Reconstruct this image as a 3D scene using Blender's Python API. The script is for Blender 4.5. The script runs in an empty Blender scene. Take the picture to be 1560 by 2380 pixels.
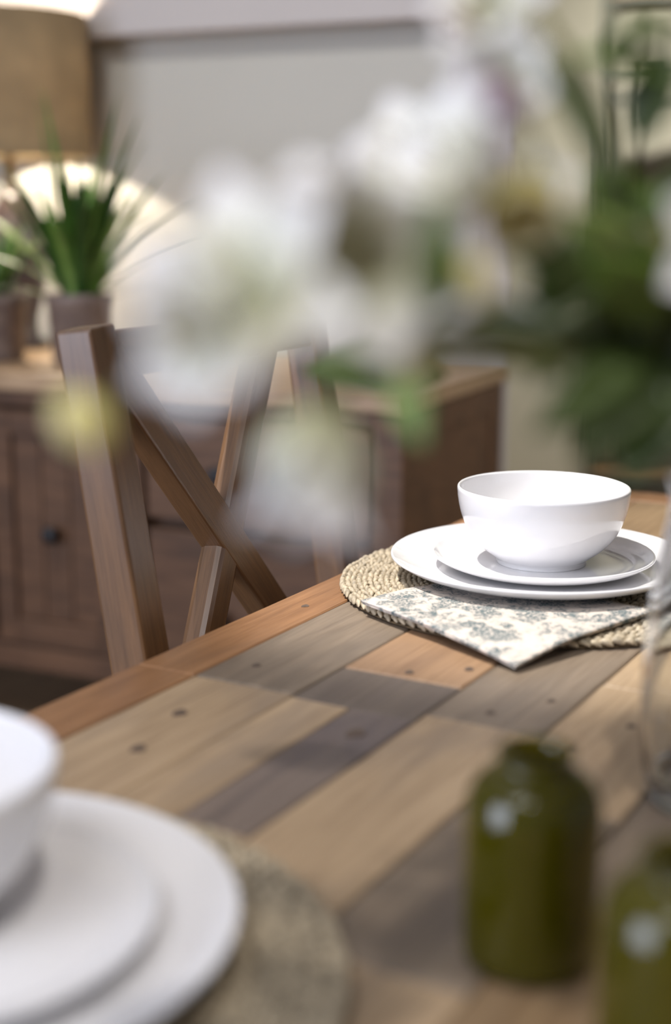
import bpy, bmesh, math, random
from mathutils import Vector, Matrix, Euler
random.seed(7)
PI = math.pi
scene = bpy.context.scene
COL = scene.collection

# ------------------------------------------------------------------ camera
TT = 0.76                                  # height of the table top above the floor
FW = Vector((0.85178843, 0.48072466, -0.20823131))
RT = Vector((0.49192938, -0.87063198, 0.00233148))
UP = Vector((0.18017203, 0.10442103, 0.97807683))
EYE = Vector((0, 0, 0.3256278 + TT))
cd = bpy.data.cameras.new('camera')
cam = bpy.data.objects.new('camera', cd); COL.objects.link(cam)
M = Matrix(((RT.x, UP.x, -FW.x, EYE.x), (RT.y, UP.y, -FW.y, EYE.y), (RT.z, UP.z, -FW.z, EYE.z), (0, 0, 0, 1)))
cam.matrix_world = M
cd.sensor_fit = 'HORIZONTAL'; cd.sensor_width = 24.0; cd.lens = 50.0
cd.clip_start = 0.02; cd.clip_end = 60
cd.dof.use_dof = True; cd.dof.focus_distance = 1.215; cd.dof.aperture_fstop = 2.35
scene.camera = cam

# ------------------------------------------------------------------ light
scene.view_settings.view_transform = 'Standard'
scene.view_settings.look = 'None'
scene.view_settings.gamma = 1.0
scene.view_settings.use_curve_mapping = False
scene.view_settings.exposure = 0.0
W = bpy.data.worlds.new('world'); scene.world = W; W.use_nodes = True
bg = W.node_tree.nodes['Background']
bg.inputs['Color'].default_value = (0.92, 0.94, 1.0, 1); bg.inputs['Strength'].default_value = 0.18

def spot(name, loc, target, power, size_deg, blend, radius, color):
    l = bpy.data.lights.new(name, 'SPOT'); l.energy = power; l.spot_size = math.radians(size_deg)
    l.spot_blend = blend; l.shadow_soft_size = radius; l.color = color
    o = bpy.data.objects.new(name, l); COL.objects.link(o); o.location = loc
    o.rotation_euler = (Vector(target) - Vector(loc)).to_track_quat('-Z', 'Y').to_euler()
    return o
def area(name, loc, target, power, sx, sy, color):
    l = bpy.data.lights.new(name, 'AREA'); l.shape = 'RECTANGLE'; l.size = sx; l.size_y = sy
    l.energy = power; l.color = color
    o = bpy.data.objects.new(name, l); COL.objects.link(o); o.location = loc
    o.rotation_euler = (Vector(target) - Vector(loc)).to_track_quat('-Z', 'Y').to_euler()
    return o
# ceiling downlights of the showroom, with added fill lights among them
spot('downlight_place_setting', (0.72, 1.02, 2.62), (1.22, 0.42, 0.76), 245, 24, 0.6, 0.03, (1.0, 0.96, 0.91))
spot('downlight_table', (0.0, -0.30, 2.66), (0.40, 0.27, 0.85), 66, 37, 0.8, 0.05, (1.0, 0.94, 0.88))
spot('fill_right_side', (2.7, -1.2, 2.66), (2.5, 1.0, 0.95), 150, 48, 0.9, 0.06, (1.0, 0.95, 0.88))  # added spot to brighten the partition end and the sideboard's right side
spot('downlight_sideboard', (0.9, 1.5, 2.66), (2.45, 1.3, 1.2), 66, 75, 0.9, 0.06, (1.0, 0.97, 0.93))
spot('fill_far_wall', (3.5, 1.2, 2.68), (5.1, 1.3, 0.70), 300, 85, 0.9, 0.06, (1.0, 0.95, 0.87))  # added spot that lifts the far wall
area('fill_cool_left', (-1.9, 2.1, 1.25), (0.8, 0.65, 0.90), 82, 1.7, 1.6, (0.74, 0.81, 1.0))  # added cool area fill standing in for a window, lightens the chair sides
area('fill_camera_side', (-0.9, 0.3, 2.6), (0.4, 0.3, 1.0), 20, 1.2, 0.6, (0.92, 0.94, 1.0))  # added soft fill from above and behind the camera, no fitting modelled

# ------------------------------------------------------------------ helpers
def link(name, me, mats, parent=None, loc=None, rot=None):
    o = bpy.data.objects.new(name, me); COL.objects.link(o)
    if mats is not None:
        for m in (mats if isinstance(mats, (list, tuple)) else [mats]): me.materials.append(m)
    if parent is not None: o.parent = parent
    if loc is not None: o.location = loc
    if rot is not None: o.rotation_euler = rot
    return o
def tag(o, label, cat, group=None, kind=None):
    o['label'] = label; o['category'] = cat
    if group: o['group'] = group
    if kind: o['kind'] = kind
    return o
def empty(name, loc=(0, 0, 0), rotz=0.0):
    o = bpy.data.objects.new(name, None); COL.objects.link(o); o.empty_display_size = 0.02
    o.location = loc; o.rotation_euler = (0, 0, rotz); return o
def structure(o, label=None):
    o['kind'] = 'structure'
    if label: o['label'] = label
    return o
def smooth(me, flag=True):
    for p in me.polygons: p.use_smooth = flag
    return me
def box_me(name, sx, sy, sz, bev=0.0, seg=2, center=(0, 0, 0)):
    bm = bmesh.new(); bmesh.ops.create_cube(bm, size=1.0)
    for v in bm.verts: v.co = Vector((v.co.x * sx + center[0], v.co.y * sy + center[1], v.co.z * sz + center[2]))
    if bev > 0: bmesh.ops.bevel(bm, geom=list(bm.edges), offset=bev, segments=seg, profile=0.5, affect='EDGES')
    me = bpy.data.meshes.new(name); bm.to_mesh(me); bm.free(); return me
def box(name, lo, hi, mat, parent=None, bev=0.0, seg=2):
    """box from corner lo to corner hi; its own origin at its centre"""
    c = [(a + b) / 2 for a, b in zip(lo, hi)]; s = [abs(b - a) for a, b in zip(lo, hi)]
    return link(name, box_me(name, *s, bev=bev, seg=seg), mat, parent, loc=c)
def bar_me(name, p0, p1, wdir, w0, w1, t0, t1, bev=0.002, seg=2):
    """tapered bar from p0 to p1, w along wdir, t along the third axis; built around its own middle, returns mesh, origin, rotation"""
    p0 = Vector(p0); p1 = Vector(p1); ax = (p1 - p0); L = ax.length; ax.normalize()
    wd = Vector(wdir); wd = (wd - ax * wd.dot(ax)).normalized(); td = ax.cross(wd)
    bm = bmesh.new(); vs = []
    for xx, w, t in ((-L / 2, w0, t0), (L / 2, w1, t1)):
        for a, b in ((-1, -1), (1, -1), (1, 1), (-1, 1)): vs.append(bm.verts.new((xx, a * w / 2, b * t / 2)))
    bm.faces.new(vs[0:4][::-1]); bm.faces.new(vs[4:8])
    for i in range(4): j = (i + 1) % 4; bm.faces.new((vs[i], vs[j], vs[4 + j], vs[4 + i]))
    bmesh.ops.recalc_face_normals(bm, faces=bm.faces)
    if bev > 0: bmesh.ops.bevel(bm, geom=list(bm.edges), offset=bev, segments=seg, profile=0.5, affect='EDGES')
    me = bpy.data.meshes.new(name); bm.to_mesh(me); bm.free()
    R = Matrix((ax, wd, td)).transposed()
    return me, (p0 + p1) / 2, R.to_euler()
def bar(name, p0, p1, wdir, w0, w1, t0, t1, mat, parent=None, bev=0.002, seg=2):
    me, c, r = bar_me(name, p0, p1, wdir, w0, w1, t0, t1, bev, seg)
    return link(name, me, mat, parent, c, r)
def lathe_me(name, prof, n=96, cap=False):
    """revolve (r,z) profile about z; points with r==0 become poles"""
    vs, fs, rings = [], [], []
    for r, z in prof:
        if r <= 1e-7: rings.append([len(vs)]); vs.append((0, 0, z))
        else:
            rings.append(list(range(len(vs), len(vs) + n)))
            for i in range(n): a = 2 * PI * i / n; vs.append((r * math.cos(a), r * math.sin(a), z))
    for k in range(len(rings) - 1):
        A, B = rings[k], rings[k + 1]
        if len(A) == 1 and len(B) == 1: continue
        for i in range(n):
            j = (i + 1) % n
            if len(A) == 1: fs.append((A[0], B[j], B[i]))
            elif len(B) == 1: fs.append((A[i], A[j], B[0]))
            else: fs.append((A[i], A[j], B[j], B[i]))
    me = bpy.data.meshes.new(name); me.from_pydata(vs, [], fs); me.update()
    bm = bmesh.new(); bm.from_mesh(me); bmesh.ops.recalc_face_normals(bm, faces=bm.faces); bm.to_mesh(me); bm.free()
    return smooth(me)
def spline(pts, sub=6):
    """Catmull-Rom through 2-D or 3-D points"""
    P = [Vector(p) for p in pts]; out = []
    for i in range(len(P) - 1):
        p0 = P[max(i - 1, 0)]; p1 = P[i]; p2 = P[i + 1]; p3 = P[min(i + 2, len(P) - 1)]
        for k in range(sub):
            t = k / sub
            out.append(0.5 * ((2 * p1) + (p2 - p0) * t + (2 * p0 - 5 * p1 + 4 * p2 - p3) * t * t + (3 * p1 - p0 - 3 * p2 + p3) * t ** 3))
    out.append(P[-1]); return out
def tube_me(name, pts, rad, n=8):
    """tube along points; rad a number or a list"""
    P = [Vector(p) for p in pts]; vs, fs = [], []
    ref = Vector((0.3, 0.2, 1)).normalized(); prev = None
    for i, p in enumerate(P):
        t = (P[min(i + 1, len(P) - 1)] - P[max(i - 1, 0)]).normalized()
        a = t.cross(ref) if prev is None else prev - t * prev.dot(t)
        if a.length < 1e-4: a = t.cross(Vector((1, 0, 0)))
        a.normalize(); prev = a; b = t.cross(a)
        r = rad[i] if isinstance(rad, (list, tuple)) else rad
        for k in range(n):
            q = 2 * PI * k / n; vs.append(p + (a * math.cos(q) + b * math.sin(q)) * r)
    for i in range(len(P) - 1):
        for k in range(n):
            j = (k + 1) % n; fs.append((i * n + k, i * n + j, (i + 1) * n + j, (i + 1) * n + k))
    fs.append(tuple(range(n))[::-1]); fs.append(tuple(range((len(P) - 1) * n, len(P) * n)))
    me = bpy.data.meshes.new(name); me.from_pydata([tuple(v) for v in vs], [], fs); me.update(); return smooth(me)
def view(px, py, d):
    """world point that lies d metres in front of the lens along its axis"""
    return EYE + (FW + RT * ((px - 780) / 3250) - UP * ((py - 1190) / 3250)) * d

# ------------------------------------------------------------------ materials
def new_mat(name):
    m = bpy.data.materials.new(name); m.use_nodes = True
    return m, m.node_tree.nodes, m.node_tree.links, m.node_tree.nodes['Principled BSDF']
def srgb(r, g, b):
    f = lambda c: ((c / 255 + 0.055) / 1.055) ** 2.4 if c > 10 else c / 255 / 12.92
    return (f(r), f(g), f(b), 1)
def plain(name, col, rough=0.5, spec=0.5, coat=0.0, metal=0.0, noise=0.0, nscale=20, bump=0.0, sss=0.0):
    m, N, L, P = new_mat(name)
    P.inputs['Base Color'].default_value = col; P.inputs['Roughness'].default_value = rough
    P.inputs['Specular IOR Level'].default_value = spec; P.inputs['Metallic'].default_value = metal
    P.inputs['Coat Weight'].default_value = coat; P.inputs['Coat Roughness'].default_value = 0.03
    if noise or bump:
        tc = N.new('ShaderNodeTexCoord'); nz = N.new('ShaderNodeTexNoise'); nz.inputs['Scale'].default_value = nscale; nz.inputs['Detail'].default_value = 4
        L.new(tc.outputs['Object'], nz.inputs['Vector'])
        if noise:
            r = N.new('ShaderNodeValToRGB')
            r.color_ramp.elements[0].position = 0.3; r.color_ramp.elements[1].position = 0.72
            r.color_ramp.elements[0].color = tuple(c * (1 - noise) for c in col[:3]) + (1,)
            r.color_ramp.elements[1].color = tuple(min(1, c * (1 + noise)) for c in col[:3]) + (1,)
            L.new(nz.outputs['Fac'], r.inputs['Fac']); L.new(r.outputs['Color'], P.inputs['Base Color'])
        if bump:
            b = N.new('ShaderNodeBump'); b.inputs['Strength'].default_value = bump; b.inputs['Distance'].default_value = 0.002
            L.new(nz.outputs['Fac'], b.inputs['Height']); L.new(b.outputs['Normal'], P.inputs['Normal'])
    return m
def wood(name, light, dark, stain=None, rough=0.45, grain=1.0, stain_amt=0.5, coat=0.0, spec=0.4):
    """grain runs along the object's own x axis; every object samples its own stretch of timber"""
    m, N, L, P = new_mat(name)
    tc = N.new('ShaderNodeTexCoord'); oi = N.new('ShaderNodeObjectInfo')
    off = N.new('ShaderNodeVectorMath'); off.operation = 'SCALE'; off.inputs[0].default_value = (37, 23, 51)
    L.new(oi.outputs['Random'], off.inputs['Scale'])
    add = N.new('ShaderNodeVectorMath'); add.operation = 'ADD'
    L.new(tc.outputs['Object'], add.inputs[0]); L.new(off.outputs[0], add.inputs[1])
    def noise(scale, detail, dist=0.0):
        mp = N.new('ShaderNodeMapping'); mp.inputs['Scale'].default_value = scale; L.new(add.outputs[0], mp.inputs['Vector'])
        n = N.new('ShaderNodeTexNoise'); n.inputs['Scale'].default_value = 1.0; n.inputs['Detail'].default_value = detail
        n.inputs['Roughness'].default_value = 0.6; n.inputs['Distortion'].default_value = dist
        L.new(mp.outputs['Vector'], n.inputs['Vector']); return n
    g = noise((5 * grain, 60 * grain, 60 * grain), 5, 0.6)
    f = noise((14 * grain, 420 * grain, 420 * grain), 3)
    b = noise((4.5, 14, 14), 3, 0.4)
    r = N.new('ShaderNodeValToRGB'); r.color_ramp.elements[0].position = 0.30; r.color_ramp.elements[1].position = 0.68
    r.color_ramp.elements[0].color = dark; r.color_ramp.elements[1].color = light
    L.new(g.outputs['Fac'], r.inputs['Fac'])
    mx = N.new('ShaderNodeMix'); mx.data_type = 'RGBA'; mx.blend_type = 'MULTIPLY'; mx.inputs['Factor'].default_value = 0.55
    r2 = N.new('ShaderNodeValToRGB'); r2.color_ramp.elements[0].position = 0.32; r2.color_ramp.elements[1].position = 0.55
    r2.color_ramp.elements[0].color = (0.55, 0.5, 0.47, 1); r2.color_ramp.elements[1].color = (1, 1, 1, 1)
    L.new(f.outputs['Fac'], r2.inputs['Fac']); L.new(r.outputs['Color'], mx.inputs['A']); L.new(r2.outputs['Color'], mx.inputs['B'])
    out = mx.outputs['Result']
    if stain is not None:
        m2 = N.new('ShaderNodeMix'); m2.data_type = 'RGBA'
        r3 = N.new('ShaderNodeValToRGB'); r3.color_ramp.elements[0].position = 0.50; r3.color_ramp.elements[1].position = 0.68
        r3.color_ramp.elements[0].color = (0, 0, 0, 1); r3.color_ramp.elements[1].color = (stain_amt,) * 3 + (1,)
        L.new(b.outputs['Fac'], r3.inputs['Fac']); L.new(r3.outputs['Color'], m2.inputs['Factor'])
        L.new(out, m2.inputs['A']); m2.inputs['B'].default_value = stain; out = m2.outputs['Result']
    L.new(out, P.inputs['Base Color'])
    P.inputs['Roughness'].default_value = rough; P.inputs['Specular IOR Level'].default_value = spec
    P.inputs['Coat Weight'].default_value = coat; P.inputs['Coat Roughness'].default_value = 0.25
    bp = N.new('ShaderNodeBump'); bp.inputs['Strength'].default_value = 0.25; bp.inputs['Distance'].default_value = 0.001
    L.new(f.outputs['Fac'], bp.inputs['Height']); L.new(bp.outputs['Normal'], P.inputs['Normal'])
    return m

M_PORC = plain('white_porcelain', (0.80, 0.79, 0.80, 1), rough=0.07, spec=0.6, coat=0.3)
PURP = srgb(104, 92, 92)
T_TAN = wood('table_tan', srgb(188, 163, 132), srgb(164, 140, 111), srgb(136, 120, 104), stain_amt=0.55)
T_GREY = wood('table_grey', srgb(142, 126, 108), srgb(116, 103, 89), srgb(100, 90, 82), stain_amt=0.5)
T_ORANGE = wood('table_orange', srgb(166, 134, 103), srgb(146, 115, 87), srgb(132, 108, 89), stain_amt=0.4)
T_DARK = wood('table_dark', srgb(118, 106, 95), srgb(98, 87, 79), PURP, stain_amt=0.6)
T_PURP = wood('table_purple_grey', srgb(136, 121, 110), srgb(106, 95, 90), srgb(92, 83, 84), stain_amt=0.7)
T_WARM = wood('table_warm_brown', srgb(160, 134, 102), srgb(132, 108, 80), srgb(112, 92, 72), stain_amt=0.5)
T_EDGE = wood('table_edge_orange', srgb(164, 121, 84), srgb(138, 99, 66), srgb(116, 87, 65), stain_amt=0.5)
M_KNOT = plain('knot', srgb(92, 78, 68), rough=0.6, noise=0.25, nscale=300)
CH_BROWN = wood('chair_brown', srgb(122, 88, 56), srgb(96, 68, 43), srgb(82, 61, 44), rough=0.38, stain_amt=0.5, grain=1.7, spec=0.6, coat=0.35)
SB_WOOD = wood('sideboard_brown', srgb(116, 85, 62), srgb(82, 59, 43), srgb(68, 50, 38), rough=0.5, stain_amt=0.6)
SB_TOP = wood('sideboard_top', srgb(188, 160, 128), srgb(158, 130, 100), srgb(140, 114, 88), rough=0.4, stain_amt=0.4)
M_BLACK = plain('black_iron', srgb(28, 28, 32), rough=0.45, spec=0.5)
M_WALL = plain('wall_paint', srgb(190, 188, 180), rough=0.85, noise=0.02, nscale=3)
M_WALL2 = plain('bulkhead_paint', srgb(188, 182, 180), rough=0.85, noise=0.02, nscale=3)
M_FAR = plain('far_wall_paint', srgb(176, 173, 156), rough=0.9, noise=0.04, nscale=2)
M_CEIL = plain('ceiling_paint', srgb(225, 224, 220), rough=0.9, noise=0.01, nscale=3)
M_FLOOR = wood('floor_boards', srgb(170, 138, 104), srgb(136, 108, 82), srgb(120, 98, 76), rough=0.5, stain_amt=0.4)

# ------------------------------------------------------------------ the room
A = math.radians(-84.5)
SB0 = Vector((2.0673, 1.0337, 0.0))              # right front corner of the sideboard on the floor
def sb(s, off, z):                                # s to the left along the wall, off towards the wall
    u = Vector((math.cos(A), math.sin(A), 0)); v = Vector((-u.y, u.x, 0))
    return SB0 - u * s + v * off + Vector((0, 0, z))

fl = structure(link('floor', box_me('floor', 9, 9, 0.1), M_FLOOR, loc=(2.0, 0.6, -0.05)), 'dark brown timber floor')
structure(link('ceiling', box_me('ceiling', 9, 9, 0.1), M_CEIL, loc=(2.0, 0.6, 2.85)), 'white ceiling')
structure(link('wall_far', box_me('wall_far', 0.1, 7.0, 2.8), M_FAR, loc=(5.2, 0.6, 1.4)), 'beige wall far behind the table')
wb = structure(empty('wall_back', (SB0.x, SB0.y, 0), A), 'pale grey partition wall with a recessed panel behind the sideboard')
def wpart(name, s0, s1, o0, o1, z0, z1, mat): return box(name, (-s1, o0, z0), (-s0, o1, z1), mat, wb, bev=0.002, seg=1)
wpart('recessed_panel', 0.06, 2.9, 0.655, 0.72, 0.0, 2.78, M_WALL)
wpart('bulkhead', 0.06, 2.9, 0.585, 0.655, 0.76 + 0.708, 2.78, M_WALL2)
wpart('bulkhead_end', 0.010, 0.06, 0.585, 0.615, 0.76 + 0.708, 2.78, M_WALL2)
wpart('pilaster', 0.06, 0.135, 0.585, 0.655, 0.0, 0.76 + 0.708, M_WALL2)
wpart('pilaster_end', 0.010, 0.06, 0.585, 0.615, 0.0, 0.76 + 0.708, M_WALL2)

# ------------------------------------------------------------------ dining table
tb = tag(empty('dining_table', (0.6, 0.16, 0)), 'long reclaimed wood dining table with mixed brown and grey planks', 'table')
def tbox(name, x0, x1, y0, y1, z0, z1, mat, bev=0.0012, seg=1):
    o = box(name, (x0 - 0.6, y0 - 0.16, z0), (x1 - 0.6, y1 - 0.16, z1), mat, tb, bev=bev, seg=seg); return o
G = 0.0006
def plank(x0, x1, y0, y1, mat, dz=0.0, name='plank'):
    return tbox(name, x0 + G, x1 - G, y0 + G, y1 - G, TT - 0.03, TT + dz, mat)
XE = 1.62; XS = -0.45
# edge boards with their joint
for x0, x1 in ((XS, 0.789), (0.789, XE)): plank(x0, x1, 0.5625, 0.614, T_EDGE, 0.0, 'edge_board')
for x0, x1 in ((XS, 0.6), (0.6, XE)): plank(x0, x1, -0.29, -0.239, T_EDGE, 0.0, 'edge_board')
plank(1.565, XE, -0.239, 0.5625, T_EDGE, 0.0, 'end_board')
rows = [
    (0.4785, 0.5625, [(XS, 0.30, T_GREY), (0.30, 0.790, T_TAN), (0.790, 1.30, T_GREY), (1.30, 1.565, T_ORANGE)]),
    (0.432, 0.4785, [(XS, 0.50, T_WARM), (0.50, 0.786, T_TAN)]),
    (0.3825, 0.432, [(XS, 0.585, T_TAN), (0.585, 0.786, T_PURP)]),
    (0.3825, 0.4785, [(0.786, 0.860, T_DARK), (0.860, 1.34, T_ORANGE), (1.34, 1.565, T_WARM)]),
    (0.300, 0.3825, [(XS, 0.42, T_WARM), (0.42, 0.80, T_TAN), (0.80, 1.25, T_GREY), (1.25, 1.565, T_ORANGE)]),
    (0.215, 0.300, [(XS, 0.50, T_TAN), (0.50, 0.70, T_GREY), (0.70, 0.915, T_TAN), (0.915, 1.38, T_TAN), (1.38, 1.565, T_GREY)]),
    (0.130, 0.215, [(XS, 0.60, T_WARM), (0.60, 1.10, T_GREY), (1.10, 1.565, T_TAN)]),
    (0.040, 0.130, [(XS, 0.40, T_TAN), (0.40, 0.95, T_WARM), (0.95, 1.565, T_GREY)]),
    (-0.050, 0.040, [(XS, 0.70, T_GREY), (0.70, 1.565, T_ORANGE)]),
    (-0.145, -0.050, [(XS, 0.55, T_TAN), (0.55, 1.565, T_GREY)]),
    (-0.239, -0.145, [(XS, 0.85, T_WARM), (0.85, 1.565, T_TAN)])]
for y0, y1, segs in rows:
    for x0, x1, m in segs: plank(x0, x1, y0, y1, m, random.uniform(-0.0006, 0.0))
# under-structure
tbox('sub_top', XS + 0.01, XE - 0.01, -0.28, 0.604, TT - 0.04, TT - 0.0305, T_WARM)
tbox('apron', XS + 0.10, XE - 0.10, 0.535, 0.557, TT - 0.13, TT - 0.0405, T_EDGE)
tbox('apron', XS + 0.10, XE - 0.10, -0.235, -0.213, TT - 0.13, TT - 0.0405, T_EDGE)
tbox('apron', XS + 0.08, XS + 0.10, -0.21, 0.53, TT - 0.13, TT - 0.0405, T_EDGE)
tbox('apron', XE - 0.10, XE - 0.08, -0.21, 0.53, TT - 0.13, TT - 0.0405, T_EDGE)
for lx in (XS + 0.04, XE - 0.13):
    for ly in (-0.27, 0.51): tbox('leg', lx, lx + 0.085, ly, ly + 0.085, 0.0, TT - 0.0405, T_EDGE, bev=0.004, seg=2)
# dark knots and nail holes let into the planks
def knot_me(r):
    bm = bmesh.new(); bmesh.ops.create_circle(bm, cap_ends=True, segments=12, radius=r)
    for v in bm.verts: v.co.x *= 1.25 + 0.3 * math.sin(3 * v.co.y / r); v.co.z = 0.0
    ext = bmesh.ops.extrude_face_region(bm, geom=list(bm.faces)); 
    for v in [g for g in ext['geom'] if isinstance(g, bmesh.types.BMVert)]: v.co.z += 0.0008
    me = bpy.data.meshes.new('knot'); bm.to_mesh(me); bm.free(); return me
km = [knot_me(r) for r in (0.0032, 0.0045, 0.0062)]
for m_ in km: m_.materials.append(M_KNOT)
for x, y, k in ((0.872, 0.43, 0), (0.90, 0.395, 0), (0.823, 0.345, 0), (0.865, 0.318, 0), (0.655, 0.51, 1), (0.72, 0.525, 1), (0.745, 0.405, 2), (0.83, 0.535, 0), (0.985, 0.585, 0), (0.79, 0.275, 0), (0.845, 0.255, 0)):
    o = bpy.data.objects.new('knot', km[k]); COL.objects.link(o); o.parent = tb; o.location = (x - 0.6, y - 0.16, TT - 0.0005)

# ------------------------------------------------------------------ crockery
PC = Vector((1.1497, 0.4371)); NC = Vector((0.397, 0.426))
MATZ = TT + 0.0128
def closed_profile(inner, outer): return inner + outer[::-1]
def plate_me(R, H, base, well):
    """coupe plate: flat well, edge that sweeps up"""
    inn = [(0, 0.0045), (well * 0.6, 0.0045), (well * 0.95, 0.0049), (well + (R - well) * 0.22, 0.0070), (well + (R - well) * 0.62, H * 0.66), (R - 0.0022, H - 0.0006)]
    out = [(0, 0.0012), (base * 0.9, 0.0012), (base * 0.95, 0.0), (base, 0.0), (base * 1.05, 0.0012), (base + (R - base) * 0.52, H * 0.235), (base + (R - base) * 0.84, H * 0.56), (R, H - 0.0022)]
    inn = [(p.x, p.y) for p in spline(inn, 5)]
    out = [(p.x, p.y) for p in spline(out, 5)]
    prof = inn + [(R - 0.0012, H), (R - 0.0003, H - 0.0008)] + out[::-1]
    prof = [(max(0.0, a), b) for a, b in prof]; prof[0] = (0, prof[0][1]); prof[-1] = (0, prof[-1][1])
    return lathe_me('plate', prof, 128)
def bowl_me():
    out = [(0, 0.0015), (0.036, 0.0015), (0.0375, 0.0), (0.0400, 0.0), (0.0402, 0.0035), (0.0440, 0.0066), (0.0560, 0.0160), (0.0660, 0.0285), (0.0722, 0.0430), (0.0752, 0.0560), (0.0763, 0.0660)]
    inn = [(0, 0.0075), (0.030, 0.0082), (0.0430, 0.0125), (0.0540, 0.0200), (0.0632, 0.0310), (0.0692, 0.0445), (0.0722, 0.0570), (0.0734, 0.0665)]
    o = [(p.x, p.y) for p in spline(out[2:], 5)]; i = [(p.x, p.y) for p in spline(inn, 5)]
    prof = out[:2] + o + [(0.07610, 0.0681), (0.07520, 0.0690), (0.0743, 0.0688), (0.0736, 0.0679)] + i[::-1]
    prof = [(max(0.0, a), b) for a, b in prof]; prof[-1] = (0, prof[-1][1])
    return lathe_me('bowl', prof, 112)
DP = plate_me(0.135, 0.0172, 0.084, 0.100); SP = plate_me(0.099, 0.0145, 0.060, 0.078); BW = bowl_me()
for m_ in (DP, SP, BW): m_.materials.append(M_PORC)
def setting(c, where, bo):
    o = link('dinner_plate', DP, None, loc=(c.x, c.y, MATZ)); tag(o, 'large white porcelain dinner plate ' + where[0], 'plate', 'dinner plates')
    o = link('side_plate', SP, None, loc=(c.x + 0.0008, c.y - 0.0008, MATZ + 0.0046)); tag(o, 'smaller white porcelain plate ' + where[1], 'plate', 'side plates')
    o = link('bowl', BW, None, loc=(c.x + bo[0], c.y + bo[1], MATZ + 0.0092)); tag(o, 'white porcelain bowl ' + where[2], 'bowl', 'bowls')
setting(PC, ('on the woven mat beside the floral napkin', 'between the bowl and the large plate by the napkin', 'in sharp focus above the floral napkin'), (0, 0))
setting(NC, ('cut off by the lower left corner, out of focus', 'stacked under the blurred bowl at the left edge', 'blurred and cut off by the left edge'), (0.005, 0.029))

# ------------------------------------------------------------------ braided round placemats
M_STRAW = plain('seagrass', srgb(178, 164, 140), rough=0.55, noise=0.38, nscale=170, bump=0.5)
def braid_ring(R, w, h):
    """two slanting rows of overlapping straw loops, a plait bent into a ring"""
    vs, fs = [], []; n = max(6, int(2 * PI * R / 0.0092))
    K, S = 6, 6
    for side in (-1, 1):
        for i in range(n):
            a0 = 2 * PI * (i + (0.5 if side > 0 else 0) + random.uniform(-0.12, 0.12)) / n
            jit = random.uniform(0.85, 1.2); up = random.uniform(-0.0010, 0.0008)
            b = len(vs)
            for s_ in range(S):
                t = s_ / (S - 1) * 2 - 1
                prof = math.sqrt(max(0.02, 1 - (abs(t)) ** 2.2))
                along = t * 0.0056; across = side * (w * 0.22 + t * w * 0.27)
                lift = h * (0.30 + 0.36 * math.cos(t * 1.5)) + up
                for k in range(K):
                    q = 2 * PI * k / K; rr = 0.0030 * jit * prof
                    an = a0 + (along + rr * math.cos(q) * 0.75) / R
                    rad = R + across - rr * math.cos(q) * 0.62 * side
                    vs.append((rad * math.cos(an), rad * math.sin(an), max(0.0004, lift + rr * math.sin(q) * 0.9)))
            for s_ in range(S - 1):
                for k in range(K):
                    j = (k + 1) % K; fs.append((b + s_ * K + k, b + s_ * K + j, b + (s_ + 1) * K + j, b + (s_ + 1) * K + k))
    me = bpy.data.meshes.new('braid'); me.from_pydata(vs, [], fs); me.update(); return smooth(me)
MR, MW, MH = 0.182, 0.0100, 0.0095
rings = []
r_ = MR - MW / 2
while r_ > 0.012: rings.append(r_); r_ -= MW * 0.985
ring_meshes = [braid_ring(r, MW, MH) for r in rings]
for m_ in ring_meshes: m_.materials.append(M_STRAW)
M_STRAWB = plain('seagrass_backing', srgb(98, 80, 56), rough=0.9, noise=0.3, nscale=120)
disc = lathe_me('backing', [(0, 0.0), (MR - 0.004, 0.0), (MR - 0.002, 0.0012), (MR - 0.004, 0.0022), (0, 0.0022)], 96); disc.materials.append(M_STRAWB)
def placemat(c, label):
    e = tag(empty('placemat', (c[0], c[1], TT + 0.0003), random.uniform(0, 1)), label, 'placemat', 'round braided placemats')
    link('backing', disc, None, e)
    for m_ in ring_meshes: link('braid', m_, None, e)
placemat((1.140, 0.430), 'round braided straw placemat under the sharp plates and napkin')
placemat((0.388, 0.420), 'round braided straw placemat under the blurred plates at lower left')

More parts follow.
